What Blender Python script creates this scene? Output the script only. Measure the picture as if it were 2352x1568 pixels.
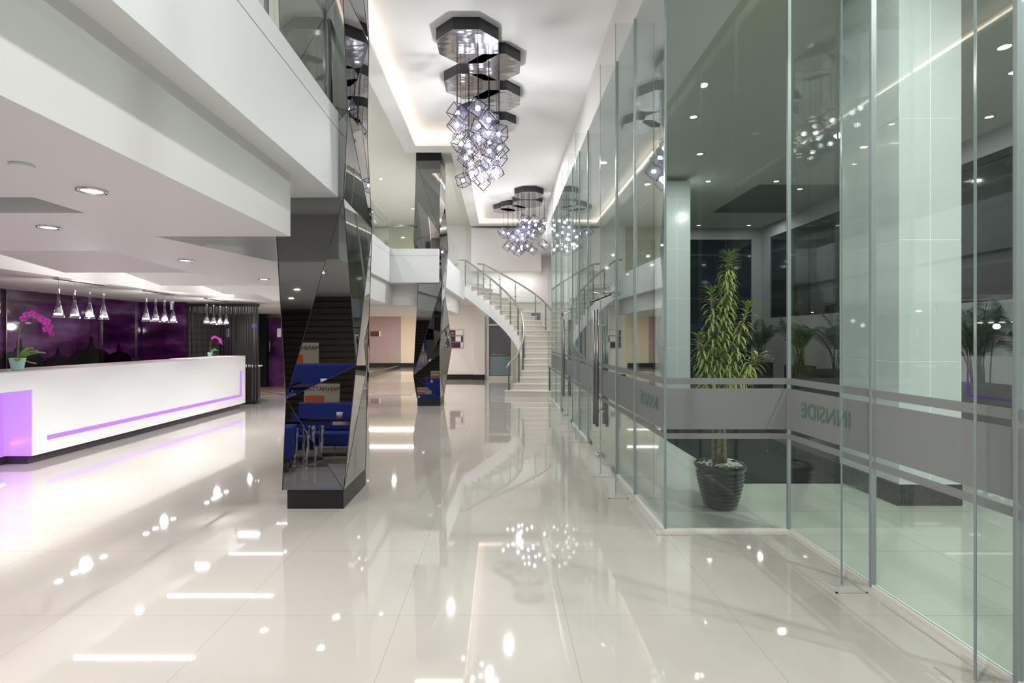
import bpy, bmesh, math, random
from mathutils import Vector, Matrix
random.seed(7)
for o in list(bpy.data.objects): bpy.data.objects.remove(o)
S = bpy.context.scene
C = S.collection
PI = math.pi
# ------------------------------------------------------------------ camera
EYE = 1.6; F = 1264.0
cam = bpy.data.objects.new('camera', bpy.data.cameras.new('camera')); C.objects.link(cam)
cam.location = (0, 0, EYE); cam.rotation_euler = (PI/2, 0, 0)
cam.data.sensor_width = 36; cam.data.lens = 36*F/2352
cam.data.shift_x = 26/2352; cam.data.shift_y = -6/2352
cam.data.clip_end = 200; cam.data.clip_start = .05
S.camera = cam
S.view_settings.view_transform = 'Standard'; S.view_settings.look = 'None'
S.view_settings.gamma = 1; S.view_settings.use_curve_mapping = False
S.view_settings.exposure = 0.1
S.cycles.transparent_max_bounces = 48
S.cycles.max_bounces = 14; S.cycles.diffuse_bounces = 6; S.cycles.glossy_bounces = 8
S.cycles.sample_clamp_indirect = 4.0
S.cycles.caustics_reflective = False; S.cycles.caustics_refractive = False
W = bpy.data.worlds.new('night'); S.world = W; W.use_nodes = True
W.node_tree.nodes['Background'].inputs[0].default_value = (.05, .07, .11, 1)
W.node_tree.nodes['Background'].inputs[1].default_value = .5

def lamp(kind, name, loc, power, col=(1,1,1), rot=(0,0,0), **k):
    d = bpy.data.lights.new(name, kind); d.energy = power; d.color = col
    for a, v in k.items(): setattr(d, a, v)
    o = bpy.data.objects.new(name, d); C.objects.link(o); o.location = loc; o.rotation_euler = rot
    return o
def down(name, loc, power, col=(1,.95,.88), size=.12, spread=PI, rot=(0,0,0)):
    return lamp('AREA', name, loc, power, col, rot, shape='DISK', size=size, spread=spread)
def stripl(name, loc, sx, sy, power, col, rot):
    return lamp('AREA', name, loc, power, col, rot, shape='RECTANGLE', size=sx, size_y=sy)

WARM = (1, .74, .58); WH = (1, .985, .975)
# ---- lobby lights: the ceiling coves throw light up and across the tray ceiling
stripl('cove_lamp', (-1.80, 5.2, 5.865), .04, 13.6, 11, WARM, (0, -PI*.62, 0))
stripl('cove_lamp', (-.74, 16.1, 5.865), .04, 8.0, 8, WARM, (0, -PI*.62, 0))
stripl('cove_lamp', (-1.33, 12.0, 5.865), 1.0, .04, 4, WARM, (-PI*.62, 0, 0))
# chandelier glow
for (x, y, z, p) in ((-.35, 8.4, 4.7, 60), (-.2, 10.0, 4.5, 55), (.55, 16.6, 4.45, 70)):
    lamp('POINT', 'chandelier_lamp', (x, y, z), p, (1, .98, .97), shadow_soft_size=.045)
# high-ceiling downlights, plus fill lamps added with no fixture over lobby and stair
for (x, y, p) in ((-4.2, 2.5, 90), (-3.6, 9.0, 50), (-3.45, 12.5, 40), (-3.9, 16.0, 40), (-5.6, 9.0, 50), (.2, 1.0, 150), (-.6, -2.5, 110), (-3.6, 19.0, 40), (.5, 20.5, 60), (.2, 13.6, 110), (-1.4, 15.5, 60)):
    down('ceiling_lamp_and_fill', (x, y, 5.95), p, WH)
# reception downlights, plus fill added where the low ceiling has no fixture
for (x, y, p) in ((-2.28, 3.07, 30), (-3.35, 4.08, 36), (-3.32, 5.8, 36), (-3.27, 7.6, 36), (-3.27, 9.6, 36), (-3.2, 11.8, 36), (-3.0, 15.5, 30), (-4.6, 16.6, 40), (-7.2, 15.8, 50), (-3.6, 1.4, 40), (-4.6, -.6, 40), (-2.6, -3.5, 40), (-5, 3.2, 30)):
    down('reception_lamp_and_fill', (x, y, 2.40), p*(.68 if -3.4 < x < -3.1 else 1), WH, .09, *((1.5, (0, .5, 0)) if -3.4 < x < -3.1 else ()))
for k, y in enumerate((6.96, 8.66, 10.36, 12.06)):
    stripl('slot_lamp', (-4.85, y+.10, 2.72), 1.9, .04, 24, WH, (-PI*.60, 0, 0))
stripl('slot_lamp', (-5.25, 5.33, 2.72), 2.0, .04, 16, WH, (-PI*.60, 0, 0))
stripl('niche_lamp', (-6.30, 6.4, .25), .03, 1.2, 3, (.55, .16, 1), (0, -PI*.5, 0))
# canopy downlights, plus lamps added to brighten the near pillar and plant
EXT = (.93, 1, .93)
for (x, y, p) in ((3.33, 9.5, 40), (4.13, 11.4, 40), (5.05, 13.4, 30), (6.7, 13.1, 30), (6.7, 17.6, 20), (8.3, 17.6, 15), (7.7, 10.1, 25), (3.1, 4.0, 60), (3.0, 1.0, 60), (4.3, 1.2, 190), (5.6,9,60), (6.5,-2,60), (7.4, 6.0, 30), (2.4, 17.0, 30)):
    down('canopy_lamp_and_fill', (x, y, 5.36), p, EXT)
# corridor light
stripl('corridor_lamp', (-5.2, 20.0, 2.84), 5.5, .05, 110, (1, .9, .76), (0, 0, 0))
stripl('corridor_lamp', (-4.6, 27.0, 2.84), 4.5, .3, 200, (1, .93, .84), (0, 0, 0))
stripl('landing_lamp', (.4, 21.2, 3.9), 2.0, .05, 7, WH, (PI*.3, 0, 0))

# ------------------------------------------------------------------ materials
MT = {}
def mat(name, col=(.8,.8,.8), rough=.5, metal=0, emit=None, es=0, coat=0, spec=.5, trans=0, ior=1.5):
    if name in MT: return MT[name]
    m = bpy.data.materials.new(name); m.use_nodes = True
    b = m.node_tree.nodes['Principled BSDF']; i = b.inputs
    i['Base Color'].default_value = (*col, 1); i['Roughness'].default_value = rough
    i['Metallic'].default_value = metal; i['Coat Weight'].default_value = coat
    i['Coat Roughness'].default_value = .02; i['Specular IOR Level'].default_value = spec
    i['Transmission Weight'].default_value = trans; i['IOR'].default_value = ior
    if emit: i['Emission Color'].default_value = (*emit, 1); i['Emission Strength'].default_value = es
    MT[name] = m; return m
def nn(m, t, **k):
    n = m.node_tree.nodes.new(t)
    for a, v in k.items(): setattr(n, a, v)
    return n
def lk(m, a, b): m.node_tree.links.new(a, b)
def ramp(m, fac, stops):
    r = nn(m, 'ShaderNodeValToRGB'); e = r.color_ramp.elements
    while len(e) < len(stops): e.new(.5)
    for q, (p, c) in zip(e, stops): q.position = p; q.color = (*c, 1)
    lk(m, fac, r.inputs[0]); return r.outputs[0]
def noise(m, scale, det=3, vec=None, rough=.5):
    n = nn(m, 'ShaderNodeTexNoise'); n.inputs['Scale'].default_value = scale; n.inputs['Detail'].default_value = det
    n.inputs['Roughness'].default_value = rough
    if vec is not None: lk(m, vec, n.inputs['Vector'])
    return n.outputs['Fac']
def coord(m, scale=(1,1,1), loc=(0,0,0), rot=(0,0,0)):
    t = nn(m, 'ShaderNodeTexCoord'); mp = nn(m, 'ShaderNodeMapping')
    mp.inputs['Scale'].default_value = scale; mp.inputs['Location'].default_value = loc; mp.inputs['Rotation'].default_value = rot
    lk(m, t.outputs['Object'], mp.inputs['Vector']); return mp.outputs[0]
def tiles(m, vec, c1, c2, joint, w, h, gap, off=0):
    b = nn(m, 'ShaderNodeTexBrick'); b.offset = off; b.squash = 1
    for n, v in (('Color1', c1), ('Color2', c2), ('Mortar', joint)): b.inputs[n].default_value = (*v, 1)
    b.inputs['Scale'].default_value = 1; b.inputs['Mortar Size'].default_value = gap; b.inputs['Mortar Smooth'].default_value = 0
    b.inputs['Brick Width'].default_value = w; b.inputs['Row Height'].default_value = h
    lk(m, vec, b.inputs['Vector']); return b.outputs['Color']
def BS(m): return m.node_tree.nodes['Principled BSDF'].inputs

white = mat('white_paint', (.79,.81,.825), .55)
warmwhite = mat('warm_white_paint', (.80,.78,.76), .55)
ceilw = mat('ceiling_paint', (.80,.785,.775), .6)
blackp = mat('black_plinth', (.006,.006,.006), .35)
# polished tile floor
floorm = mat('polished_cream_tile', (.66,.63,.58), .035, coat=.35, ior=1.6)
v = coord(floorm, loc=(-.377, -.288, 0))
tc = tiles(floorm, v, (.50,.465,.425), (.495,.46,.42), (.35,.32,.285), .965, .965, .0016)
mx = nn(floorm, 'ShaderNodeMixRGB', blend_type='MULTIPLY'); mx.inputs[0].default_value = 1
lk(floorm, tc, mx.inputs[1]); lk(floorm, ramp(floorm, noise(floorm, 1.2, 6, coord(floorm)), [(.3,(.97,.965,.96)),(.7,(1,1,1))]), mx.inputs[2])
lk(floorm, mx.outputs[0], BS(floorm)['Base Color'])
extfloor = mat('entrance_floor_tile', (.55,.56,.50), .12, coat=.15)
lk(extfloor, tiles(extfloor, coord(extfloor, loc=(-.377,-.288,0)), (.43,.455,.40), (.425,.45,.395), (.25,.26,.23), .965, .965, .003), BS(extfloor)['Base Color'])
mirror = mat('smoked_mirror', (.30,.305,.30), .012, 1)
seamm = mat('mirror_seam', (.02,.02,.02), .3)
steel = mat('brushed_steel', (.42,.41,.39), .22, 1)
chrome = mat('chrome', (.75,.75,.75), .07, 1)
bsteel = mat('dark_steel', (.22,.22,.22), .3, 1)
hammered = mat('hammered_mirror_metal', (.60,.60,.63), .10, 1)
bp = nn(hammered, 'ShaderNodeBump'); bp.inputs['Strength'].default_value = .12; bp.inputs['Distance'].default_value = .05
lk(hammered, noise(hammered, 2.0, 1, coord(hammered, scale=(.8,3.5,1))), bp.inputs['Height']); lk(hammered, bp.outputs[0], BS(hammered)['Normal'])
darkbox = mat('dark_canopy_side', (.022,.020,.026), .35)
frameblk = mat('black_lamp_frame', (.02,.02,.035), .3, .5)
bulbm = mat('bulb_light', (1,1,1), .5, emit=(1,.97,.95), es=10)
extdot = mat('canopy_downlight_glow', (1,1,1), .5, emit=(.95,1,.82), es=14)
downm = mat('downlight_glow', (1,1,1), .5, emit=(1,.95,.82), es=14)
covem = mat('cove_strip_glow', (1,1,1), .5, emit=(1,.80,.64), es=1.7)
slotm = mat('slot_strip_glow', (1,1,1), .5, emit=(1,.97,.96), es=12)
purplem = mat('purple_neon', (.05,.02,.08), .6, emit=(.52,.21,1), es=1.0)
purplelit = mat('niche_panel', (.22,.12,.28), .35, emit=(.62,.31,.95), es=.72)
deskw = mat('glossy_white_desk', (.92,.92,.94), .3, coat=.2)
desktop = mat('counter_top', (.62,.56,.54), .15)
plintd = mat('desk_plinth', (.035,.028,.04), .3)
black = mat('black_lacquer', (.008,.007,.010), .2)
trackm = mat('floor_track', (.78,.76,.72), .3)

def glass(name, tint, refl=1.0, ior=1.5):
    m = bpy.data.materials.new(name); m.use_nodes = True; nt = m.node_tree; nt.nodes.clear()
    out = nn(m, 'ShaderNodeOutputMaterial'); mixs = nn(m, 'ShaderNodeMixShader')
    tr = nn(m, 'ShaderNodeBsdfTransparent'); gl = nn(m, 'ShaderNodeBsdfGlossy')
    tr.inputs[0].default_value = (*tint, 1); gl.inputs['Roughness'].default_value = 0
    gl.inputs[0].default_value = (.95, 1, .98, 1)
    fr = nn(m, 'ShaderNodeFresnel'); fr.inputs[0].default_value = ior
    mu = nn(m, 'ShaderNodeMath', operation='MULTIPLY'); mu.inputs[1].default_value = refl; mu.use_clamp = True
    # the same reflectance from either side of the pane
    geo = nn(m, 'ShaderNodeNewGeometry'); mi = nn(m, 'ShaderNodeMix', data_type='FLOAT')
    lk(m, geo.outputs['Backfacing'], mi.inputs[0]); mi.inputs[2].default_value = ior; mi.inputs[3].default_value = 1/ior
    lk(m, mi.outputs[0], fr.inputs[0])
    lk(m, fr.outputs[0], mu.inputs[0]); lk(m, mu.outputs[0], mixs.inputs[0]); lk(m, tr.outputs[0], mixs.inputs[1]); lk(m, gl.outputs[0], mixs.inputs[2])
    lk(m, mixs.outputs[0], out.inputs[0]); MT[name] = m; return m
wallglass = glass('green_wall_glass', (.915,.943,.933), 1.2)
finglass = glass('glass_fin_glass', (.945,.96,.955), .8)
clearglass = glass('clear_balustrade_glass', (.955,.975,.965), .8)
shadeglass = glass('clear_shade_glass', (.93,.93,.94), 1.0)
edgeglass = mat('glass_edge', (.20,.27,.26), .15)
sealant = mat('silicone_joint', (.30,.34,.34), .35)
def film(name, col, clear):
    m = bpy.data.materials.new(name); m.use_nodes = True; nt = m.node_tree; nt.nodes.clear()
    out = nn(m, 'ShaderNodeOutputMaterial'); a = nn(m, 'ShaderNodeMixShader'); b = nn(m, 'ShaderNodeMixShader')
    tr = nn(m, 'ShaderNodeBsdfTransparent'); d = nn(m, 'ShaderNodeBsdfDiffuse'); t = nn(m, 'ShaderNodeBsdfTranslucent')
    d.inputs[0].default_value = (*col, 1); t.inputs[0].default_value = (*col, 1)
    a.inputs[0].default_value = .5; lk(m, d.outputs[0], a.inputs[1]); lk(m, t.outputs[0], a.inputs[2])
    b.inputs[0].default_value = 1-clear; lk(m, tr.outputs[0], b.inputs[1]); lk(m, a.outputs[0], b.inputs[2])
    lk(m, b.outputs[0], out.inputs[0]); MT[name] = m; return m
frost = film('frosted_film', (.40,.405,.40), .14)
letterm = mat('letter_cutout', (.10,.19,.13), .5)
# pendant lamp body
silverw = mat('pendant_reflector', (.75,.70,.70), .25, .6)
pendglow = mat('pendant_glow', (1,1,1), .4, emit=(1,.95,.9), es=8)
# mural glass: purple clouds
mural = mat('purple_mural_glass', (.03,.005,.03), .06, coat=.2)
vv = coord(mural, scale=(.3,.3,1.0))
n1 = noise(mural, 2.2, 5, vv)
c1 = ramp(mural, n1, [(.36,(.012,.002,.015)), (.5,(.06,.008,.065)), (.62,(.15,.06,.17)), (.75,(.28,.18,.32))])
lk(mural, c1, BS(mural)['Base Color'])
stupam = mat('stupa_print', (.004,.003,.004), .1)
doorpurple = mat('purple_door_print', (.03,.006,.035), .15)
lk(doorpurple, ramp(doorpurple, noise(doorpurple, 1.2, 4, coord(doorpurple)), [(.38,(.014,.002,.016)), (.6,(.09,.03,.11))]), BS(doorpurple)['Base Color'])
bronze = mat('bronze_panel', (.10,.075,.068), .25, .4)
lk(bronze, tiles(bronze, coord(bronze, rot=(PI/2,0,0)), (.30,.23,.21), (.25,.19,.175), (.03,.02,.02), 1.2, .62, .006), BS(bronze)['Base Color'])
lift = mat('lift_door_metal', (.16,.155,.15), .3, .6)
pinkwall = mat('rose_wall_covering', (.30,.20,.20), .6)
lk(pinkwall, ramp(pinkwall, noise(pinkwall, .9, 6, coord(pinkwall, scale=(1,1,.6)), .65), [(.42,(.36,.33,.325)), (.60,(.40,.27,.33))]), BS(pinkwall)['Base Color'])
creamwall = mat('cream_wall', (.70,.64,.53), .6)
darkwall = mat('dark_brown_wall', (.045,.036,.030), .5)
wv = nn(darkwall, 'ShaderNodeTexWave'); wv.wave_type = 'BANDS'; wv.bands_direction = 'Z'; wv.inputs['Scale'].default_value = 1.6; wv.inputs['Distortion'].default_value = .6
lk(darkwall, coord(darkwall), wv.inputs['Vector'])
lk(darkwall, ramp(darkwall, wv.outputs['Fac'], [(.1,(.06,.05,.042)), (.4,(.14,.12,.10))]), BS(darkwall)['Base Color'])
olive = mat('olive_beige_wall', (.50,.48,.38), .6)
extceil = mat('canopy_ceiling_paint', (.62,.65,.58), .6)
extdark = mat('canopy_recess_dark', (.17,.18,.17), .6)
extwall = mat('entrance_pale_wall', (.34,.34,.35), .6)
nightglass = mat('night_window_glass', (.004,.008,.014), .05, spec=.5)
lk(nightglass, tiles(nightglass, coord(nightglass, scale=(1,1,1), rot=(PI/2,0,0)), (.006,.012,.020), (.004,.008,.014), (.03,.035,.04), 1.3, 1.5, .03), BS(nightglass)['Base Color'])
pillart = mat('pillar_tile', (.66,.71,.70), .15, coat=.2)
carpet = mat('charcoal_mat', (.010,.0105,.012), 1, spec=.1)
bpc = nn(carpet, 'ShaderNodeBump'); bpc.inputs['Strength'].default_value = .3
lk(carpet, noise(carpet, 260, 2, coord(carpet)), bpc.inputs['Height']); lk(carpet, bpc.outputs[0], BS(carpet)['Normal'])
granite = mat('dark_granite', (.035,.038,.038), .25)
lk(granite, ramp(granite, noise(granite, 60, 4, coord(granite)), [(.4,(.025,.028,.028)), (.7,(.06,.062,.06))]), BS(granite)['Base Color'])
rugm = mat('diamond_inlay', (.45,.36,.28), .2)
lk(rugm, tiles(rugm, coord(rugm, rot=(0,0,PI/4)), (.30,.23,.17), (.28,.215,.16), (.05,.035,.025), .42, .42, .03), BS(rugm)['Base Color'])
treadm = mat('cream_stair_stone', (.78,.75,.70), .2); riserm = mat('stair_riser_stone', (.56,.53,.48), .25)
plum = mat('plum_sign_panel', (.09,.010,.045), .3); dgrey = mat('dark_grey_sign_panel', (.03,.035,.035), .3); signw = mat('white_sign_panel', (.8,.8,.8), .3)
wframe = mat('cream_door_frame', (.72,.70,.64), .4)
doorgl = mat('grey_door_glass', (.17,.18,.20), .1)
lk(doorgl, ramp(doorgl, nn(doorgl, 'ShaderNodeSeparateXYZ').outputs['Z'], [(0,(.18,.18,.20)), (1,(.18,.18,.20))]), BS(doorgl)['Base Color'])
orchidm = mat('magenta_petal', (.62,.06,.50), .45); orchidc = mat('deep_magenta_lip', (.30,.0,.16), .4)
potaqua = mat('pale_aqua_ceramic', (.42,.66,.66), .25, coat=.3)
leafm = mat('green_leaf', (.13,.30,.03), .4); stemm = mat('green_brown_stem', (.16,.16,.06), .5)
potblk = mat('black_glazed_ceramic', (.006,.007,.008), .12, coat=.5)
pebm = mat('pale_pebbles', (.42,.40,.34), .5)
trunkm = mat('tan_trunk', (.16,.12,.06), .7)
lk(trunkm, ramp(trunkm, noise(trunkm, 25, 3, coord(trunkm)), [(.3,(.10,.08,.035)), (.7,(.24,.20,.10))]), BS(trunkm)['Base Color'])
vleaf = mat('yellow_edged_leaf', (.2,.3,.05), .45)
uvn = nn(vleaf, 'ShaderNodeUVMap'); sp = nn(vleaf, 'ShaderNodeSeparateXYZ'); lk(vleaf, uvn.outputs[0], sp.inputs[0])
lk(vleaf, ramp(vleaf, sp.outputs[0], [(0,(.52,.54,.13)), (.20,(.50,.52,.12)), (.27,(.07,.17,.025)), (.73,(.07,.17,.025)), (.80,(.50,.52,.12)), (1,(.52,.54,.13))]), BS(vleaf)['Base Color'])
yleaf = mat('fresh_green_leaf', (.13,.30,.03), .45)
palmm = mat('dark_palm_green', (.02,.06,.015), .5); planterm = mat('black_planter_box', (.012,.013,.015), .35)
blue = mat('royal_blue_fabric', (.012,.030,.22), .8)
screenm = mat('black_string', (.008,.006,.009), .5)

# ------------------------------------------------------------------ mesh helpers
class MB:
    def __init__(s): s.bm = bmesh.new(); s.mats = []
    def _mi(s, m):
        if m is None: return 0
        if m not in s.mats: s.mats.append(m)
        return s.mats.index(m)+1
    def box(s, a, b, m=None):
        x0,y0,z0 = a; x1,y1,z1 = b
        v = [s.bm.verts.new(p) for p in ((x0,y0,z0),(x1,y0,z0),(x1,y1,z0),(x0,y1,z0),(x0,y0,z1),(x1,y0,z1),(x1,y1,z1),(x0,y1,z1))]
        for f in ((3,2,1,0),(4,5,6,7),(0,1,5,4),(1,2,6,5),(2,3,7,6),(3,0,4,7)):
            s.bm.faces.new([v[i] for i in f]).material_index = s._mi(m)
        return s
    def face(s, pts, m=None):
        f = s.bm.faces.new([s.bm.verts.new(p) for p in pts]); f.material_index = s._mi(m); return f
    def prism(s, pts, z0, z1, m=None):
        # pts: outline in plan; z0/z1 numbers or lists
        n = len(pts); za = z0 if hasattr(z0, '__len__') else [z0]*n; zb = z1 if hasattr(z1, '__len__') else [z1]*n
        area = sum(pts[i][0]*pts[(i+1)%n][1]-pts[(i+1)%n][0]*pts[i][1] for i in range(n))
        idx = list(range(n)) if area > 0 else list(range(n))[::-1]
        lo = [s.bm.verts.new((*pts[i], za[i])) for i in idx]; hi = [s.bm.verts.new((*pts[i], zb[i])) for i in idx]
        fs = [s.bm.faces.new(lo[::-1]), s.bm.faces.new(hi)]
        for i in range(n): fs.append(s.bm.faces.new((lo[i], lo[(i+1)%n], hi[(i+1)%n], hi[i])))
        for f in fs: f.material_index = s._mi(m)
        for f in fs: f.normal_update()
        if n > 4: bmesh.ops.triangulate(s.bm, faces=fs[:2])
        return s
    def tube(s, pts, r, seg=8, m=None, caps=True):
        pts = [Vector(p) for p in pts]; rr = r if hasattr(r, '__len__') else [r]*len(pts); rings = []; up = None
        for i, p in enumerate(pts):
            t = (pts[min(i+1, len(pts)-1)]-pts[max(i-1, 0)]).normalized()
            if up is None: up = t.orthogonal().normalized()
            up = (up - t*up.dot(t)); up = up.normalized() if up.length > 1e-6 else t.orthogonal().normalized()
            sd = t.cross(up)
            rings.append([s.bm.verts.new(p+(up*math.cos(a)+sd*math.sin(a))*rr[i]) for a in [2*PI*k/seg for k in range(seg)]])
        mi = s._mi(m)
        for a, b in zip(rings, rings[1:]):
            for k in range(seg):
                f = s.bm.faces.new((a[k], a[(k+1)%seg], b[(k+1)%seg], b[k])); f.material_index = mi; f.smooth = True
        if caps: s.bm.faces.new(rings[0][::-1]).material_index = mi; s.bm.faces.new(rings[-1]).material_index = mi
        return s
    def lathe(s, prof, seg=32, m=None, c=(0,0,0), smooth=True):
        rings = [[s.bm.verts.new((c[0]+r*math.cos(2*PI*k/seg), c[1]+r*math.sin(2*PI*k/seg), c[2]+z)) for k in range(seg)] for r, z in prof]
        mi = s._mi(m)
        for a, b in zip(rings, rings[1:]):
            for k in range(seg):
                f = s.bm.faces.new((a[k], a[(k+1)%seg], b[(k+1)%seg], b[k])); f.material_index = mi; f.smooth = smooth
        s.bm.faces.new(rings[0][::-1]).material_index = mi; s.bm.faces.new(rings[-1]).material_index = mi
        return s
    def ball(s, c, r, seg=12, m=None, sc=(1,1,1)):
        g = bmesh.ops.create_uvsphere(s.bm, u_segments=seg, v_segments=max(6, seg//2+1), radius=r)
        mi = s._mi(m)
        for v_ in g['verts']: v_.co = Vector((v_.co.x*sc[0]+c[0], v_.co.y*sc[1]+c[1], v_.co.z*sc[2]+c[2]))
        for f in {f for v_ in g['verts'] for f in v_.link_faces}: f.smooth = True; f.material_index = mi
        return s
    def build(s, name, m=None, parent=None, bevel=0):
        me = bpy.data.meshes.new(name); s.bm.to_mesh(me); s.bm.free()
        me.materials.append(m)
        for q in s.mats: me.materials.append(q)
        o = bpy.data.objects.new(name, me); C.objects.link(o)
        if parent is not None: o.parent = parent
        if bevel:
            b = o.modifiers.new('bevel', 'BEVEL'); b.width = bevel; b.segments = 2; b.limit_method = 'ANGLE'
        return o
def tag(o, label, cat, group=None, kind=None):
    o['label'] = label; o['category'] = cat
    if group: o['group'] = group
    if kind: o['kind'] = kind
    return o
def thing(name, loc, label, cat, group=None, rz=0):
    o = bpy.data.objects.new(name, None); C.objects.link(o); o.location = loc; o.rotation_euler = (0,0,rz); o.empty_display_size = .1
    return tag(o, label, cat, group)
def struct(o, label=None):
    o['kind'] = 'structure'
    if label: o['label'] = label
    return o
def copy_tree(o, parent=None):
    c = o.copy(); C.objects.link(c)
    if parent is not None: c.parent = parent
    for ch in list(o.children): copy_tree(ch, c)
    return c
def sbox(name, a, b, m, label=None): return struct(MB().box(a, b).build(name, m), label)
def origin(o, loc):
    loc = Vector(loc); o.data.transform(Matrix.Translation(-loc)); o.location = loc; return o

# ------------------------------------------------------------------ floors
struct(MB().box((-12, -7, -.1), (1.37, 32, 0)).box((1.37, -7, -.1), (2.40, 4.586, 0)).box((1.37, 14.9, -.1), (2.4, 22, 0)).build('floor', floorm), 'polished cream tiled lobby floor')
struct(MB().prism([(2.40,-7),(12,-7),(12,24),(2.4,24),(2.4,14.9),(1.37,14.9),(1.37,4.586),(2.40,4.586)], -.1, 0).build('floor', extfloor), 'pale tiled floor of the entrance porch')
tag(MB().prism([(2.62,6.09),(3.78,6.09),(3.78,7.9),(7.0,7.9),(7.0,12.9),(3.78,12.9),(3.78,18.9),(2.62,18.9)], .0005, .012).build('entrance_mat', carpet), 'large charcoal entrance mat laid on the porch tiles', 'mat')
tag(MB().prism([(-7.6,15.68),(-2.54,15.68),(-2.63,17.6),(-3.15,20.4),(-7.6,20.4)], .0005, .004).build('floor_inlay', rugm), 'brown diamond patterned floor inlay before the rose wall corridor', 'floor inlay')

# ------------------------------------------------------------------ high ceiling
TR = 5.98
struct(MB().box((-12,-7,6.05),(1.8,22,6.2)).build('ceiling', mat('upper_ceiling_lit_tint', (.66,.65,.58), .6)), 'high ceiling over the upper gallery')  # green-beige cast of the gallery lamps is put into this ceiling colour
# tray border: dropped frame with the cove lip, stepping right at y = 12
struct(MB().prism([(-2.16,-7),(-1.87,-7),(-1.87,12.07),(-.80,12.07),(-.80,20.2),(1.45,20.2),(1.45,20.6),(-1.13,20.6),(-1.13,12.5),(-2.16,12.5)], 5.83, 6.05).build('ceiling', ceilw), 'dropped border round the lit ceiling tray')
struct(MB().prism([(-1.87,-7),(1.8,-7),(1.8,20.2),(-.8,20.2),(-.8,12.07),(-1.87,12.07)], TR, 6.049).build('ceiling', mat('tray_paint', (.80,.80,.81), .6)), 'white tray ceiling carrying the chandeliers')
def strip(pts, z, h, w, m, name, label):
    b = MB()
    for (x0,y0),(x1,y1) in zip(pts, pts[1:]):
        b.box((min(x0,x1)-0, min(y0,y1)-0, z), (max(x0,x1)+w, max(y0,y1)+w, z+h))
    return struct(b.build(name, m), label)
strip([(-1.869,-7),(-1.869,12.03),(-.80,12.03)], 5.90, .05, .02, covem, 'trim_1', 'glowing warm cove strip round the near tray')
strip([(-.799,12.1),(-.799,20.15),(1.4,20.15)], 5.90, .05, .02, covem, 'trim_2', 'glowing warm cove strip round the far tray')

# ------------------------------------------------------------------ upper floor slab, fascias
slab = [(-12,-7),(-1.53,-7),(-1.53,5.32),(-2.6,5.32),(-2.6,13.02),(-1.47,13.02),(-1.29,17.3),(-1.24,18.86),(-.62,20.0),(-.62,21.7),(-12,21.7)]
struct(MB().prism(slab, 2.933, 3.57).build('ceiling', white), 'white upper floor slab')
cb = MB()
edge = slab[1:7]
for (x0,y0),(x1,y1) in zip(edge, edge[1:]):
    d = Vector((x1-x0, y1-y0)).normalized(); n = Vector((-d.y, d.x))*.11
    cb.prism([(x0,y0),(x1,y1),(x1+n.x,y1+n.y),(x0+n.x,y0+n.y)], 3.565, 3.733)
struct(cb.build('trim_3', white), 'white parapet kerb along the gallery edge')
# lower dropped slab over reception
low = [(-1.704,-7),(-1.704,4.46),(-2.8,4.46),(-2.42,5.95),(-2.67,6.9),(-2.67,13.6),(-1.62,13.6),(-1.44,17.25),(-1.44,19.5),(-9.5,19.5),(-9.5,14.3),(-5.45,14.3),(-3.55,14.3),(-3.55,8.74),(-3.88,6.9),(-3.69,5.19),(-9.5,5.19),(-9.5,3.63),(-2.74,3.63),(-2.74,-7)]
struct(MB().prism(low, 2.43, 2.932).build('ceiling', ceilw), 'dropped zigzag ceiling slab over the lobby side')
# second step just behind recess
struct(MB().prism([(-2.74,-7),(-2.74,3.5),(-9.5,3.5),(-9.5,-7)], 2.50, 2.931).build('ceiling', ceilw), 'raised ceiling panel over the lounge')
# soffit over the desk
struct(MB().prism([(-6.4,5.19),(-6.4,9.9),(-6.08,11.0),(-5.5,13.8),(-5.45,14.3),(-9.5,14.3),(-9.5,5.19)], 2.50, 2.931).build('ceiling', mat('soffit_paint', (.74,.70,.67), .5)), 'low soffit above the reception desk')
# sloping teeth between, with light slots
ed = [5.30, 6.9, 8.6, 10.3, 12.0, 13.7]
lx = [-4.75, -5.47, -5.3, -5.15, -4.95, -4.8]
for i in range(len(ed)-1):
    y0, y1 = ed[i], ed[i+1]
    struct(MB().prism([(-3.56, y0+.17), (-3.56, y1), (lx[i+1], y1), (max(-6.38, lx[i+1]-(1.2 if i == 0 else .65)), y0+.17)], [2.84,2.43,2.43,2.84], [2.90,2.50,2.50,2.90]).build('ceiling', ceilw), 'sloping ceiling panel ending in a light slot')
    struct(MB().box((lx[i+1]+.0, y1+.15, 2.472), (-3.6, y1+.166, 2.503)).build('trim_%d' % (4+i), slotm), 'bright light slot behind a sloping ceiling panel')

# ------------------------------------------------------------------ walls
sbox('wall_back', (-12,-7.2,0), (-1.9,-7,2.5), darkwall, 'dark brown slatted wall behind the lounge')
sbox('wall_back', (-12,-7.2,2.5), (-1.9,-7,6.2), white, 'white upper wall behind the camera')
sbox('wall_back', (-1.9,-7.2,0), (12,-7,6.2), mat('grey_wall_paint', (.17,.175,.18), .6), 'grey wall behind the camera')
sbox('wall_left', (-9.7,-7,0), (-9.5,21.7,2.43), darkwall)
sbox('wall_left', (-9.7,-7,2.43), (-9.5,21.7,6.05), olive, 'olive beige wall of the upper gallery')
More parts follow.
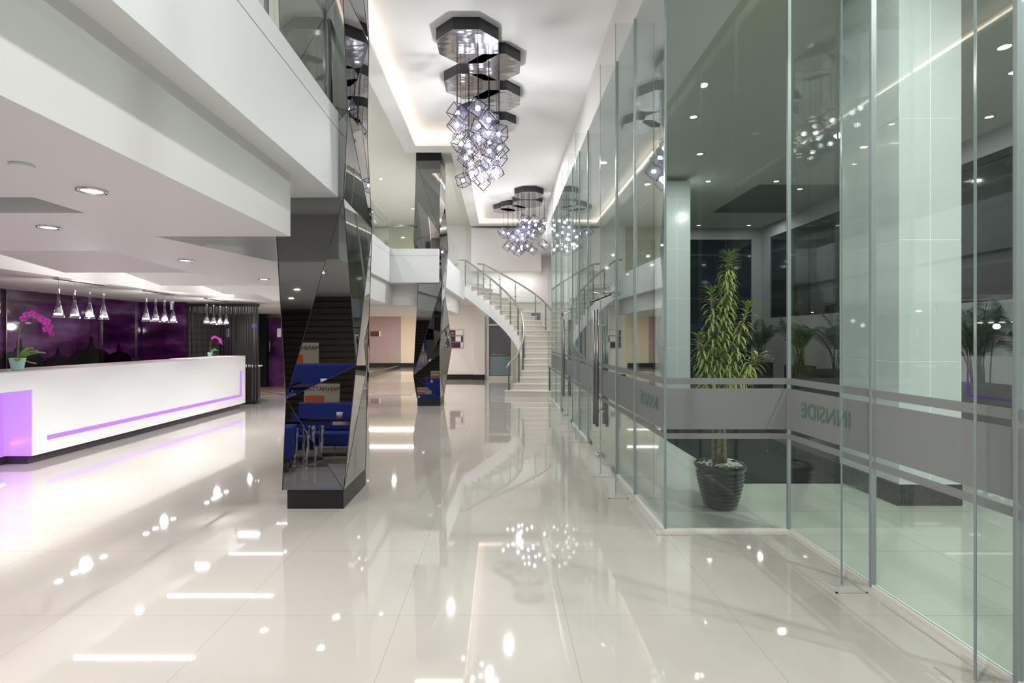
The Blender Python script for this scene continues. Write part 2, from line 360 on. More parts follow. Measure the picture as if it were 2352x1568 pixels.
# far wall
far = MB().box((-2.18,21.7,0),(2.1,21.9,6.12))
struct(far.build('wall_front', warmwhite), 'white wall behind the staircase')
sbox('wall_front', (-1.05,21.55,0), (-.62,21.7,3.0), warmwhite, 'slim white pier beside the glazed door')
sbox('wall_front', (-1.13,21.0,4.19), (1.55,21.69,5.82), warmwhite, 'upper white wall above the stair')
sbox('wall_front', (-9.5,21.7,2.93), (-2.18,21.9,6.05), olive, 'olive wall at the end of the upper gallery')
sbox('trim_9', (-.55,21.58,3.03), (1.55,21.7,3.12), white, 'ledge behind the stair')
struct(MB().box((-2.18,21.66,0),(-1.05,21.69,.2)).box((-1.06,21.52,0),(-.62,21.549,.2)).build('baseboard_front', blackp))
# stair side wall on the right
sbox('wall_right', (1.95,14.9,0), (2.1,21.7,6.05), warmwhite, 'white wall on the right of the staircase')
# bulkhead over the glass wall
struct(MB().face([(1.37,-7,4.85),(1.37,21.7,4.85),(1.51,21.7,TR),(1.51,-7,TR)]) and MB().prism([(1.37,4.586),(2.3,4.586),(2.3,21.7),(1.37,21.7)], 4.85, 4.86).build('trim_10', white), 'white head above the glass wall')
b = MB(); q = [(1.37,4.86),(1.52,6.05),(2.3,6.05),(2.3,4.86)]
v0 = [b.bm.verts.new((x,-7,z)) for x,z in q]; v1 = [b.bm.verts.new((x,21.7,z)) for x,z in q]
b.bm.faces.new(v0); b.bm.faces.new(v1[::-1])
for i in range(4): b.bm.faces.new((v0[i], v1[i], v1[(i+1)%4], v0[(i+1)%4]))
bmesh.ops.recalc_face_normals(b.bm, faces=b.bm.faces[:])
struct(b.build('wall_right', mat('bulkhead_paint', (.62,.62,.60), .6)), 'leaning bulkhead above the glass wall')
# mural wall
mw = MB().prism([(-9.0,4.0),(-8.95,9.6),(-8.8,13.4),(-7.72,13.42),(-7.72,13.55),(-9.49,13.55),(-9.49,4.0)], 0, 2.5)
w = struct(mw.build('wall_left', mural), 'dark purple glass mural wall of clouds and stupas')
# stupa silhouettes printed on the mural
def stupa_pts(cx, w_, h_):
    pts = [(-.5,0),(-.5,.30),(-.44,.42),(-.34,.52),(-.2,.58),(-.09,.60),(-.08,.68),(-.045,.70),(-.02,.98),(.02,.98),(.045,.70),(.08,.68),(.09,.60),(.2,.58),(.34,.52),(.44,.42),(.5,.30),(.5,0)]
    return [(cx+a*w_, 1.0+c*h_) for a, c in pts]
sb = MB()
for cy, w_, h_ in ((8.2,1.6,.72),(9.35,.8,.50),(10.2,1.1,.62),(11.05,.7,.42),(11.9,1.1,.66),(12.7,.8,.50)):
    for (a, z) in [None] if False else [(0,0)]:
        P_ = stupa_pts(cy, w_, h_)
        sb.face([((-8.995+ .0125*(y-4.0)*.7 if y < 9.6 else -8.945+.0395*(y-9.6))+.012, y, z_) for y, z_ in P_])
st = sb.build('stupa_print', stupam, w); st['label'] = 'black stupa silhouettes'
b = MB()
for y in (8.45, 9.9, 12.2, 13.3): b.box((-8.985+(y-8)*.035*.75-.03, y-.004, .0), (-8.965+(y-8)*.035*.9+.02, y+.004, 2.49))
b.build('panel_joint', steel, w)
# lift lobby wall, doors
lw = struct(MB().box((-9.5,18.5,0),(-4.6,18.7,2.43)).build('wall_front', bronze), 'bronze clad wall of the lift lobby')
d = struct(MB().box((-8.95,18.42,.0),(-8.05,18.49,2.2)).build('door_1', lift), 'grey metal lift door')
MB().box((-8.32,18.41,1.98),(-8.18,18.419,2.10), mat('blue_display', (.02,.02,.3), .3, emit=(.05,.08,1), es=1.2)).build('floor_display', None, d)
for k, (x0, x1) in enumerate(((-9.40,-8.98), (-7.78,-7.28))):
    d = struct(MB().box((x0,18.42,0),(x1,18.49,2.3)).build('door_%d' % (2+k), doorpurple), 'purple printed cloakroom door')
    MB().tube([(x0+.07,18.40,1.15),(x0+.07,18.36,1.2),(x0+.07,18.36,1.5),(x0+.07,18.40,1.55)], .012, 6).build('handle', chrome, d)
    s_ = MB().box((x1-.2,18.405,1.66),(x1-.07,18.418,1.95)).build('restroom_sign', signw, d)
sbox('trim_11', (-8.04,18.3,0), (-7.8,18.49,2.43), black, 'black door jamb in the lift lobby')
# corridor with rose wall
sbox('wall_front', (-8.2,31.0,0), (-5.62,31.15,2.93), pinkwall, 'rose patterned wall at the end of the corridor')
sbox('wall_front', (-5.62,31.0,0), (-2.3,31.15,2.93), creamwall, 'cream wall at the end of the corridor')
sbox('wall_left', (-8.3,21.7,0), (-8.15,31,2.93), creamwall); sbox('wall_right', (-2.3,21.9,0), (-2.18,31,2.93), creamwall, 'cream side wall of the corridor')
sbox('ceiling', (-8.3,19.5,2.86), (-2.2,31,2.93), ceilw)
sbox('trim_12', (-8.1,22.6,2.80), (-2.4,22.68,2.84), slotm, 'bright light strip on the corridor ceiling')
sbox('trim_13', (-8.1,19.62,2.50), (-3.2,19.66,2.53), slotm, 'bright light strip at the corridor mouth')
struct(MB().box((-8.15,30.95,0),(-2.3,30.999,.24)).build('baseboard_front', blackp))
tag(MB().box((-5.55,22.3,0),(-5.35,29.3,.17)).build('low_kerb', black), 'long low black kerb on the floor before the rose wall', 'kerb')
sg = tag(MB().box((-7.33,30.96,1.75),(-6.85,30.999,2.02)).build('wall_sign', plum), 'small plum wall sign on the rose wall', 'sign')
MB().box((-6.85,30.97,1.75),(-6.76,30.998,2.02)).build('white_strip', signw, sg)

# sign board on far wall
def sgn(z, parts, label):
    x = -2.0; t = thing('wall_sign', (-2.0,21.68,z), label, 'sign', 'room direction signs beside the stair')
    for nm, w_, mm in parts:
        MB().box((x+2.0, 0, 0), (x+2.0+w_, .012-.03, .20)).build(nm, mm, t); x += w_
    b = MB().box((0,-.021,-.02),(.52,-.019,-.01)).box((0,-.021,.21),(.52,-.019,.22)); b.build('rail', steel, t)
    return t
t = sgn(1.74, [('plum_panel',.22,plum),('white_panel',.30,signw)], 'top wall sign beside the stair, plum panel left and white panel right')
b = MB()
for k in range(3): b.box((.06,-.022,.06+k*.03),(.17-.02*k,-.0185,.068+k*.03))
b.build('printed_lines', signw, t)
t = sgn(1.50, [('grey_panel',.22,dgrey),('white_panel',.22,signw),('plum_panel',.07,plum)], 'middle wall sign beside the stair with a dark grey left panel')
t = sgn(1.26, [('plum_panel',.28,plum),('grey_panel',.14,dgrey),('white_panel',.09,signw)], 'bottom wall sign beside the stair, plum and grey with a white end')

# glazed door behind stair
d = struct(MB().box((-.55,21.62,0),(-.46,21.7,2.55)).box((.40,21.62,0),(.49,21.7,2.55)).box((-.46,21.62,2.47),(.40,21.7,2.55)).box((-.46,21.62,2.12),(.40,21.7,2.18)).box((-.46,21.62,.0),(.40,21.7,.14)).build('door_4', wframe), 'cream framed glazed door behind the stair')
MB().box((-.46,21.67,.14),(.40,21.69,2.12)).box((-.46,21.67,2.18),(.40,21.69,2.47)).build('door_glass', mat('grey_door_pane', (.15,.16,.18), .08), d)
b = MB()
for z in (.28,.45,.62,.80,.98): b.tube([(-.42,21.655,z),(.36,21.655,z)], .012, 6)
b.build('guard_rail', steel, d)
MB().box((-.44,21.66,.16),(.38,21.668,.9)).build('blue_panel', mat('blue_grey_panel', (.20,.30,.36), .3), d)
w = struct(MB().box((1.15,21.62,2.28),(1.6,21.7,2.66)).build('window_1', wframe)); MB().box((1.19,21.61,2.34),(1.56,21.625,2.62)).build('pane', mat('grey_door_pane'), w)

# ------------------------------------------------------------------ curtain glass wall
GT = 4.855
BANDS = ((.768,.815),(.848,1.188),(1.222,1.275))
wn = [2]
def pane(p0, p1, label, z0=.02, z1=GT, film_side=1, bands=True, name=None):
    """upright glass sheet between two plan points"""
    p0 = Vector(p0); p1 = Vector(p1); d = (p1-p0).normalized(); n = Vector((-d.y, d.x))*.006; g = d*.004
    nm = name or 'window_%d' % wn[0]
    if name is None: wn[0] += 1
    a, b_ = p0+g, p1-g
    m_ = MB().prism([(a-n)[:], (b_-n)[:], (b_+n)[:], (a+n)[:]], z0, z1)
    o = struct(m_.build(nm, wallglass), label)
    if bands:
        f = MB(); k = n/.006*film_side
        for (za, zb) in BANDS:
            f.prism([(a+k*.0075)[:], (b_+k*.0075)[:], (b_+k*.0085)[:], (a+k*.0085)[:]], za, zb)
        f.build('frosted_band', frost, o)
    return o
def fin(x, y, parent, w_=.2, z1=4.81):
    o = MB().box((x-w_, y-.006, .02), (x-.01, y+.006, z1)).build('glass_fin', finglass, parent)
    MB().box((x-w_-.003, y-.007, .02), (x-w_+.001, y+.007, z1)).build('fin_edge', edgeglass, parent)
    MB().box((x-.016, y-.012, .0), (x+.016, y+.012, GT-.002)).build('silicone_joint', sealant, parent)
def text(body, size, loc, rot, parent, m):
    cu = bpy.data.curves.new('lettering', 'FONT'); cu.body = body; cu.size = size; cu.extrude = .0004; cu.align_x = 'CENTER'; cu.align_y = 'CENTER'
    o = bpy.data.objects.new('lettering', cu); dg = None
    C.objects.link(o); bpy.context.view_layer.update()
    me = bpy.data.meshes.new_from_object(o.evaluated_get(bpy.context.evaluated_depsgraph_get())); bpy.data.objects.remove(o)
    o = bpy.data.objects.new('lettering', me); C.objects.link(o); me.materials.clear(); me.materials.append(m)
    o.location = loc; o.rotation_euler = rot; o.parent = parent
    return o
# side run nearest the camera, x = 2.40
ys = [-1.9,-1.0,-.1,.8,1.67,2.55,3.55,4.586]
for i, (a, b_) in enumerate(zip(ys, ys[1:])):
    o = pane((2.40,a), (2.40,b_), 'tall glass pane of the nearest right hand run', film_side=1)
    fin(2.40, a, o)
    if i == len(ys)-2: text('INNSIDE', .165, (2.385, 4.06, 1.035), (PI/2,0,PI/2), o, letterm)
# return pane across, y = 4.586
o = pane((1.37,4.586), (2.40,4.586), 'tall glass pane facing the camera in front of the potted dracaena', film_side=-1)
MB().box((1.362,4.574,0),(1.379,4.598,GT)).build('glass_edge', edgeglass, o)
MB().box((2.388,4.572,0),(2.412,4.598,GT)).build('silicone_joint', sealant, o)
# long run x = 1.37
runs = [(4.586,5.60),(5.60,6.46)]
for a, b_ in runs:
    o = pane((1.37,a), (1.37,b_), 'tall glass pane of the long run before the first door', film_side=1)
    if a == 4.586: text('INNSIDE', .165, (1.355, 5.05, 1.035), (PI/2,0,PI/2), o, letterm)
    fin(1.37, b_, o)
def glassdoors(y0, y1, n0):
    o = pane((1.37,y0), (1.37,y1), 'overlight pane above glass doors', z0=2.16, bands=False)
    for f_ in (y0, y1): pass
    ym = (y0+y1)/2
    for k, (a, b_) in enumerate(((y0,ym),(ym,y1))):
        d = pane((1.37,a+.004), (1.37,b_-.004), 'frameless glass door leaf with long steel pull handles', z0=.012, z1=2.14, name='door_%d' % (n0+k))
        hy = ym-.11 if k == 0 else ym+.11
        for s_ in (-1, 1):
            h = MB().tube([(1.37+s_*.07, hy, .42),(1.37+s_*.07, hy, 2.0)], .022, 12)
            h = h.build('pull_handle', bsteel, d)
        for hz in (.62, 1.78): MB().tube([(1.30,hy,hz),(1.44,hy,hz)], .012, 8).build('handle_fixing', chrome, d)
        hy2 = a+.14 if k == 0 else b_-.14
        MB().box((1.352,hy2-.14,0.0),(1.388,hy2+.10,.055)).build('floor_hinge', bsteel, d)
        MB().box((1.348,hy2-.11,2.10),(1.392,hy2+.09,2.18)).build('top_patch', steel, d)
    MB().tube([(1.30, y0+.18, 2.12),(1.20,(y0+ym)/2+.1,2.2),(1.34, ym-.02, 2.22)], .008, 6).build('closer_arm', steel, o)
    for q in (-.05, .05): MB().lathe([(.03,0),(.03,.03),(.012,.045)], 12, c=(1.32, ym+q, 0)).build('floor_stop', chrome, o)
    return o
o = glassdoors(6.46, 8.60, 5)
a = 8.60
o = pane((1.37,8.60),(1.37,9.55),'tall glass pane between the two pairs of glass doors'); fin(1.37,8.60,o); fin(1.37,9.55,o)
o = pane((1.37,9.55),(1.37,10.45),'tall glass pane beside the far glass doors'); fin(1.37,10.45,o)
glassdoors(10.45, 12.45, 7)
for a, b_ in ((12.45,13.6),(13.6,14.75)):
    o = pane((1.37,a),(1.37,b_),'tall glass pane at the stair end of the long run'); fin(1.37,a,o)
MB().box((1.36,14.74,0),(1.38,14.76,GT)).build('silicone_joint', sealant, o)
# floor tracks
tk = MB().box((2.385,-2,0),(2.415,4.6,.02)).box((1.355,4.57,0),(2.415,4.602,.02)).box((1.355,4.6,0),(1.385,6.44,.02)).box((1.355,8.62,0),(1.385,10.43,.02)).box((1.355,12.47,0),(1.385,14.8,.02))
struct(tk.build('trim_14', trackm), 'pale floor channel of the glass wall')
fb = MB()
def outl(x0, y0, x1, y1):
    fb.box((x0,y0,.0005),(x1,y0+.014,.004)) if abs(x1-x0) > abs(y1-y0) else fb.box((x0,y0,.0005),(x0+.014,y1,.004))
for (X, Y) in ((2.4,1.67),(2.4,2.55),(2.4,3.55),(1.37,5.60),(1.37,6.46),(1.37,8.60),(1.37,9.55),(1.37,10.45),(1.37,12.45),(1.37,13.6)):
    outl(X-.29, Y-.09, X-.09, Y-.09); outl(X-.29, Y-.09, X-.29, Y+.13)
for (Y0, Y1, X) in ((-2,1.45,2.4),(1.58,2.33,2.4),(2.46,3.33,2.4),(3.46,4.49,2.4),(4.49,5.38,1.37),(5.51,6.24,1.37)):
    outl(X-.10, Y0, X-.10, Y1)
outl(1.27, 4.48, 2.31, 4.48)
struct(fb.build('trim_15', mat('floor_joint_line', (.42,.38,.32), .4)), 'thin joint line in the floor round the glass fins')

# ------------------------------------------------------------------ entrance porch outside
sbox('ceiling', (2.3,-7,5.43), (12,22,5.6), extceil, 'pale green white canopy ceiling')
sbox('ceiling', (1.5,-7,5.33), (2.55,22,5.43), extceil, 'dropped strip of canopy ceiling along the glass')
sbox('ceiling', (6.4,13.67,5.40), (9,16.6,5.429), extdark, 'flat dark panel standing for a recess in the canopy ceiling')  # flat slab; the darkness of the recess is put into its colour
sbox('wall_right', (9.0,-7,0), (9.2,19.2,2.3), extwall, 'pale lower wall of the porch')
w = sbox('window_%d' % wn[0], (9.02,-7,2.3), (9.2,18.4,5.0), nightglass, 'dark night window band over the pale porch wall'); wn[0] += 1
sbox('wall_right', (9.0,-7,5.0), (9.2,19.2,5.43), extwall)
sbox('wall_right', (9.0,18.4,2.3), (9.2,19.2,5.0), extwall)
sbox('wall_front', (8.67,19.0,0), (9.0,19.2,5.43), extwall, 'pale pier of the porch end wall')
sbox('wall_front', (2.1,19.0,5.03), (8.67,19.2,5.43), extwall, 'pale head above the porch end window')
w = sbox('window_%d' % wn[0], (2.1,19.05,.0), (8.67,19.2,5.03), nightglass, 'dark night window at the end of the porch'); wn[0] += 1
def pillar(x, y, lx_, ly, label, base):
    t = thing('tiled_pillar', (x,y,0), label, 'pillar', 'tiled entrance pillars')
    b = MB(); z = .2
    zz = [.2]; k = .215
    while k < 5.3: zz.append(k); k += 1.17
    zz.append(5.33)
    nx = 2 if lx_ > .5 else 1
    for z0, z1 in zip(zz, zz[1:]):
        for j in range(nx):
            b.box((lx_*j/nx+(.004 if j else 0), .0, z0+.004), (lx_*(j+1)/nx-(.004 if j < nx-1 else 0), ly, z1-.004))
    b.build('tile_cladding', pillart, t, .002)
    MB().box((.004,.002,.2),(lx_-.004,ly-.004,5.33)).build('core', mat('pale_grout', (.9,.9,.92), .7), t)
    MB().box((-base,-.01,0),(lx_+.0,ly+1.6*(y<8),.2)).build('granite_base', granite, t)
pillar(3.83, 5.29, .60, .93, 'bright tiled pillar on a dark granite base just outside the nearest glass', .03)
pillar(3.86, 13.0, .62, .75, 'tiled green white pillar seen beyond the corner of the glass wall', .03)

# ------------------------------------------------------------------ mirrored columns
def column(name, x0, x1, y0, y1, ztop, nodes, label, cap=False):
    """nodes: for the corners FL, FR, BR, BL a list of (z, dx, dy)"""
    t = thing(name, ((x0+x1)/2, (y0+y1)/2, 0), label, 'column', 'smoked mirror columns')
    cx, cy = (x0+x1)/2, (y0+y1)/2
    base = [(x0,y0),(x1,y0),(x1,y1),(x0,y1)]
    b = MB(); sm = MB(); cols = []
    for (bx, by), nl in zip(base, nodes):
        cols.append([Vector((bx+dx-cx, by+dy-cy, z)) for z, dx, dy in nl])
    for k in range(4):
        A, B = cols[k], cols[(k+1)%4]; i = j = 0
        while i < len(A)-1 or j < len(B)-1:
            if j == len(B)-1 or (i < len(A)-1 and A[i+1].z <= B[j+1].z): tri = (A[i], B[j], A[i+1]); e = (A[i+1], B[j]); i += 1
            else: tri = (A[i], B[j], B[j+1]); e = (A[i], B[j+1]); j += 1
            b.face(tri); sm.tube([e[0], e[1]], .003, 5)
        sm.tube(A, .004, 5)
    b.build('mirror_cladding', mirror, t); sm.build('facet_seam', seamm, t)
    MB().box((x0-cx+.03*0,y0-cy+.0,0),(x1-cx,y1-cy,.19)).build('plinth', blackp, t)
    if cap: MB().box((x0-cx-.03,y0-cy-.02,ztop-.19),(x1-cx+.02,y1-cy,ztop)).build('cap', blackp, t)
    return t
N1 = [
 [(.185,-.035,-.03),(1.03,-.02,.02),(3.0,-.135,.02),(3.9,-.03,-.05),(5.1,-.10,.02),(6.04,-.04,-.02)],
 [(.185,.01,-.03),(1.345,.11,.03),(2.93,.0,.0),(3.75,.04,.0),(4.9,.008,-.06),(6.04,.04,0)],
 [(.185,.0,0),(1.31,.015,.02),(2.80,.075,-.02),(3.80,.01,.03),(4.83,.04,-.02),(6.04,0,0)],
 [(.185,0,.0),(1.5,-.1,.05),(3.0,0,.0),(4.4,-.08,.04),(6.04,0,0)]]
column('mirrored_column', -2.01, -1.481, 5.186, 6.037, 6.05, N1, 'nearest tall faceted smoked mirror column on a black plinth')
N2 = [
 [(.19,-.01,-.02),(.72,-.10,.02),(3.05,.03,.0),(3.95,-.09,-.02),(5.0,-.05,.03),(5.86,-.03,0)],
 [(.19,.0,-.02),(1.25,-.03,.03),(2.95,.05,-.03),(4.15,-.03,.02),(5.86,.0,-.02)],
 [(.19,.0,0),(1.45,.20,.02),(2.7,.02,0),(3.9,.10,.02),(5.0,.02,0),(5.86,.03,0)],
 [(.19,0,0),(1.6,-.08,.03),(3.1,0,0),(4.5,-.07,.03),(5.86,0,0)]]
column('mirrored_column', -1.992, -1.441, 13.16, 14.04, 6.05, N2, 'second tall faceted mirror column in front of the spiral staircase', True)
N3 = [[(.19,0,-.02),(1.1,-.08,.02),(2.43,0,0)],[(.19,0,-.02),(1.5,.06,.03),(2.43,.02,0)],[(.19,0,0),(1.3,.03,.02),(2.43,0,0)],[(.19,0,0),(1.2,-.05,.02),(2.43,0,0)]]
column('mirrored_column', -3.85, -3.31, 13.0, 13.75, 2.43, N3, 'dark mirror column half hidden behind the nearest one')

# ------------------------------------------------------------------ gallery glass balustrades
def balustrade(p0, p1, z0, z1, rail, label, posts=()):
    t = thing('glass_balustrade', ((p0[0]+p1[0])/2, (p0[1]+p1[1])/2, z0), label, 'balustrade', 'gallery glass balustrades')
    o = Vector(((p0[0]+p1[0])/2, (p0[1]+p1[1])/2)); a = Vector(p0)-o; b_ = Vector(p1)-o; L = (b_-a).length; n = max(1, round(L/1.25)); d = (b_-a)/n; u = d.normalized(); nn_ = Vector((-u.y, u.x))*.006
    for k in range(n):
        s0 = a+d*k+u*.01; s1 = a+d*(k+1)-u*.01
        MB().prism([(s0-nn_)[:],(s1-nn_)[:],(s1+nn_)[:],(s0+nn_)[:]], 0, z1-z0).build('glass_panel', clearglass, t)
    for k in range(n+1):
        s0 = a+d*k
        if posts: MB().tube([(s0.x+nn_.x*9,s0.y+nn_.y*9,-.1),(s0.x+nn_.x*9,s0.y+nn_.y*9,rail-z0)], .018, 8).build('post', bsteel, t)
    if rail: MB().tube([(*(a+nn_*9),rail-z0),(*(b_+nn_*9),rail-z0)], .025, 10).build('handrail', steel, t)
balustrade((-1.56,-2.5),(-1.56,5.05), 3.733, 4.75, 4.6, 'glass balustrade on the gallery edge left of the nearest mirror column', (1,))
balustrade((-2.65,5.5),(-2.65,13.0), 3.733, 4.45, 4.3, 'glass balustrade of the set back gallery between the two mirror columns')
balustrade((-2.6,13.07),(-2.0,13.07), 3.733, 4.45, 4.3, 'short glass balustrade left of the second mirror column')
balustrade((-1.5,14.1),(-1.33,17.25), 3.733, 4.45, 0, 'glass balustrade right of the second mirror column')

# ------------------------------------------------------------------ spiral staircase
st = thing('spiral_staircase', (.9,16.2,0), 'curved white staircase with cream treads, glass sides and steel handrails', 'staircase')
sx, sy = .9, 16.2
RS = .17
inn = [(.18,15.35),(.36,15.52),(.47,15.68),(.55,15.84),(.60,16.0),(.63,16.17),(.64,16.33),(.635,16.5),(.615,16.66),(.575,16.83),(.50,17.03),(.40,17.25),(.27,17.48),(.13,17.70),(-.03,17.9),(-.2,18.1),(-.38,18.28),(-.59,18.43),(-.80,18.58),(-1.01,18.72),(-1.24,18.86)]
out = [(1.40,15.17),(1.50,15.42),(1.59,15.67),(1.67,15.93),(1.73,16.2),(1.77,16.5),(1.79,16.8),(1.79,17.1),(1.77,17.4),(1.72,17.72),(1.64,18.0),(1.53,18.28),(1.39,18.55),(1.22,18.8),(1.02,19.03),(.80,19.25),(.55,19.43),(.28,19.6),(0,19.75),(-.3,19.88),(-.6,20.0)]
L = lambda p: (p[0]-sx, p[1]-sy)
for n in range(20):
    a, b_, c, d = inn[n], out[n], out[n+1], inn[n+1]
    zt = RS*(n+1)
    z0 = max(0, zt-.50-RS*.2) if n > 0 else 0; z1 = max(0, zt+RS-.50-RS*.2) if n > 1 else 0
    if n == 0: a, b_ = (.12,15.33), (1.42,15.12)
    MB().prism([L(a),L(b_),L(c),L(d)], [z0,z0,z1,z1], zt-.03).build('riser', white, st)
    m_ = MB()
    # tread slab with a small nosing
    na = Vector(a)+(Vector(a)-Vector(d)).normalized()*.02; nb = Vector(b_)+(Vector(b_)-Vector(c)).normalized()*.02
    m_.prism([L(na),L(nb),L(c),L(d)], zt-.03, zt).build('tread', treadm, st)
    # risers stone face
    f0, f1 = Vector(a), Vector(b_); dn = (Vector(a)-Vector(d)).normalized()*.006
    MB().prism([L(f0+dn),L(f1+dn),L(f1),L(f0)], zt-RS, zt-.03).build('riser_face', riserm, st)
def rail(pts, off, zoff, side):
    P = []
    for n, p in enumerate(pts):
        P.append((p[0]-sx, p[1]-sy, RS*(n+1)+zoff))
    return P
def smooth(P, k=4):
    out_ = []
    n = len(P)
    for i in range(n-1):
        p0, p1, p2, p3 = [Vector(P[max(0,min(n-1,j))]) for j in (i-1,i,i+1,i+2)]
        for s_ in range(k):
            t = s_/k
            out_.append(.5*((2*p1)+(-p0+p2)*t+(2*p0-5*p1+4*p2-p3)*t*t+(-p0+3*p1-3*p2+p3)*t**3))
    out_.append(Vector(P[-1])); return out_
def inset(pts, k):
    r = []
    for i, p in enumerate(pts):
        other = (out if pts is inn else inn)[i]; d = (Vector(other)-Vector(p)).normalized()
        q = Vector(p)+d*k; r.append((q.x, q.y))
    return r
for which, pts in (('inner', inn), ('outer', out)):
    q = inset(pts, .05)
    P = rail(q, 0, .73, 0)
    e = Vector(P[0])+Vector((-.06 if which == 'inner' else .02, -.12, -.10)); 
    PP = [e]+smooth(P)+[Vector(P[-1])+Vector((-.22, .0, .02))]
    MB().tube(PP, .028, 10).build('handrail', steel, st)
    P2 = rail(q, 0, .62, 0)
    ks = [0,2,4,6,8,10,12,14,16,18,20] if which == 'inner' else [0,2,5,7,9,11,13,16,18,20]
    for k in ks:
        x, y = q[k][0]-sx, q[k][1]-sy; z = RS*(k+1)
        MB().box((x-.02,y-.02,z-.14),(x+.02,y+.02,z+.70)).build('baluster_post', bsteel, st)
        for zz in (.2,.5): MB().tube([(x-.06,y-.03,z+zz),(x+.06,y-.03,z+zz)], .007, 6).build('glass_clamp', steel, st)
    for k0, k1 in zip(ks, ks[1:]):
        m_ = MB(); r0 = [Vector((q[j][0]-sx, q[j][1]-sy, RS*(j+1)+.03)) for j in range(k0, k1+1)]
        for u, v_ in zip(r0, r0[1:]):
            h = Vector((0,0,.62)); dd = (v_-u).normalized().cross(Vector((0,0,1))).normalized()*.004
            s0, s1 = u, v_
            m_.prism([(s0-dd)[:2],(s1-dd)[:2],(s1+dd)[:2],(s0+dd)[:2]], [s0.z,s1.z,s1.z,s0.z], [s0.z+.62+.10,s1.z+.72,s1.z+.72,s0.z+.72])
        m_.build('glass_panel', clearglass, st)

# ------------------------------------------------------------------ chandeliers
def octo(rx, ry, ang=0):
    return [(rx*math.cos(PI/8+k*PI/4+ang)/math.cos(PI/8), ry*math.sin(PI/8+k*PI/4+ang)/math.cos(PI/8)) for k in range(8)]
CB = .115
fr = MB()
cs = [Vector((x,y,z))*CB/1 for x in (-1,1) for y in (-1,1) for z in (-1,1)]
for i in range(8):
    for j in range(i+1, 8):
        if abs((cs[i]-cs[j]).length-2*CB) < 1e-5: fr.tube([cs[i], cs[j]], .0075, 4)
lampf = fr.build('cube_lamp', frameblk); me_f = lampf.data; bpy.data.objects.remove(lampf)
x = MB().box((-CB*.93,)*3, (CB*.93,)*3).build('tmp', film('lilac_acrylic', (.26,.26,.42), .88)); me_s = x.data; bpy.data.objects.remove(x)
x = MB().ball((0,0,0), .042, 14).build('tmp', bulbm); me_b = x.data; bpy.data.objects.remove(x)
x = MB().tube([(0,0,.03),(0,0,.10)], .018, 8).build('tmp', chrome); me_k = x.data; bpy.data.objects.remove(x)
def chandelier(cxy, cans, lamps, label, sc=1.0):
    t = thing('chandelier', (cxy[0], cxy[1], TR), label, 'chandelier', 'cube lamp chandeliers')
    for (x, y, rx, ry) in cans:
        b = MB(); pts = [(x-cxy[0]+a, y-cxy[1]+c) for a, c in octo(rx, ry)]
        c_ = MB().prism(pts, -.165, 0).build('canopy', darkbox, t)
        MB().prism([(x-cxy[0]+a*.995, y-cxy[1]+c*.995) for a, c in octo(rx, ry)], -.172, -.166).build('mirror_underside', hammered, c_)
    for (px, py, D) in lamps:
        X = (px-1150)*D/F; Z = EYE+(778-py)*D/F
        o = bpy.data.objects.new('cube_lamp', me_f); C.objects.link(o); o.parent = t
        o.location = (X-cxy[0], D-cxy[1], Z-TR)
        o.rotation_euler = (random.uniform(.3,.9), random.uniform(.3,.9), random.uniform(0, 1.5)); o.scale = (sc,)*3
        s_ = bpy.data.objects.new('acrylic_shade', me_s); C.objects.link(s_); s_.parent = o
        q = bpy.data.objects.new('bulb', me_b); C.objects.link(q); q.parent = o
        k_ = MB().tube([(0,0,.11*sc),(0,0,TR-.17-Z)], .0045, 5).build('cable', frameblk, t); k_.location = o.location
    return t
def K(l, z0, z1, y0, y1):
    r = []
    for i, (a, c) in enumerate(l):
        px, py = 940+a/2.528, c/2.528
        f_ = min(1, max(0, (py-y0)/(y1-y0))); r.append((px, py, z0+(z1-z0)*f_+(.35 if i%3 == 0 else -.2)))
    return r
l1 = [(280,655),(277,725),(398,628),(402,732),(461,697),(520,777),(342,812),(405,803),(346,845),(466,825),(523,860),(465,877),(300,790),(327,917),(350,882),(415,915),(463,935),(515,915),(360,950),(370,1005),(415,1013),(465,995),(507,995),(420,1055),(313,1047),(300,835),(460,770)]
c1 = [(-.47,7.95,.44,.46),(-.10,8.55,.40,.42),(-.47,9.2,.46,.46),(-.06,9.75,.40,.44),(-.42,10.55,.40,.40),(-.06,10.95,.36,.36)]
chandelier((-.3,9.3), c1, K(l1, 8.0, 10.7, 245, 420), 'large near chandelier of lit cube lamps under dark octagonal canopies', .88)
l2 = [(671,1277),(697,1292),(728,1282),(784,1295),(663,1318),(695,1318),(733,1307),(757,1328),(692,1350),(722,1340),(655,1360),(546,1350),(575,1355),(603,1375),(632,1340),(628,1392),(655,1385),(718,1365),(572,1427),(602,1440),(652,1430),(685,1427),(712,1450),(635,1455),(654,1445),(785,1420)]
c2 = [(.83,16.2,.42,.42),(.83,17.2,.46,.5),(.40,17.75,.40,.4),(.12,18.1,.36,.36)]
chandelier((.6,17.2), c2, K(l2, 16.2, 18.0, 500, 575), 'smaller far chandelier of lit cube lamps above the staircase', .95)

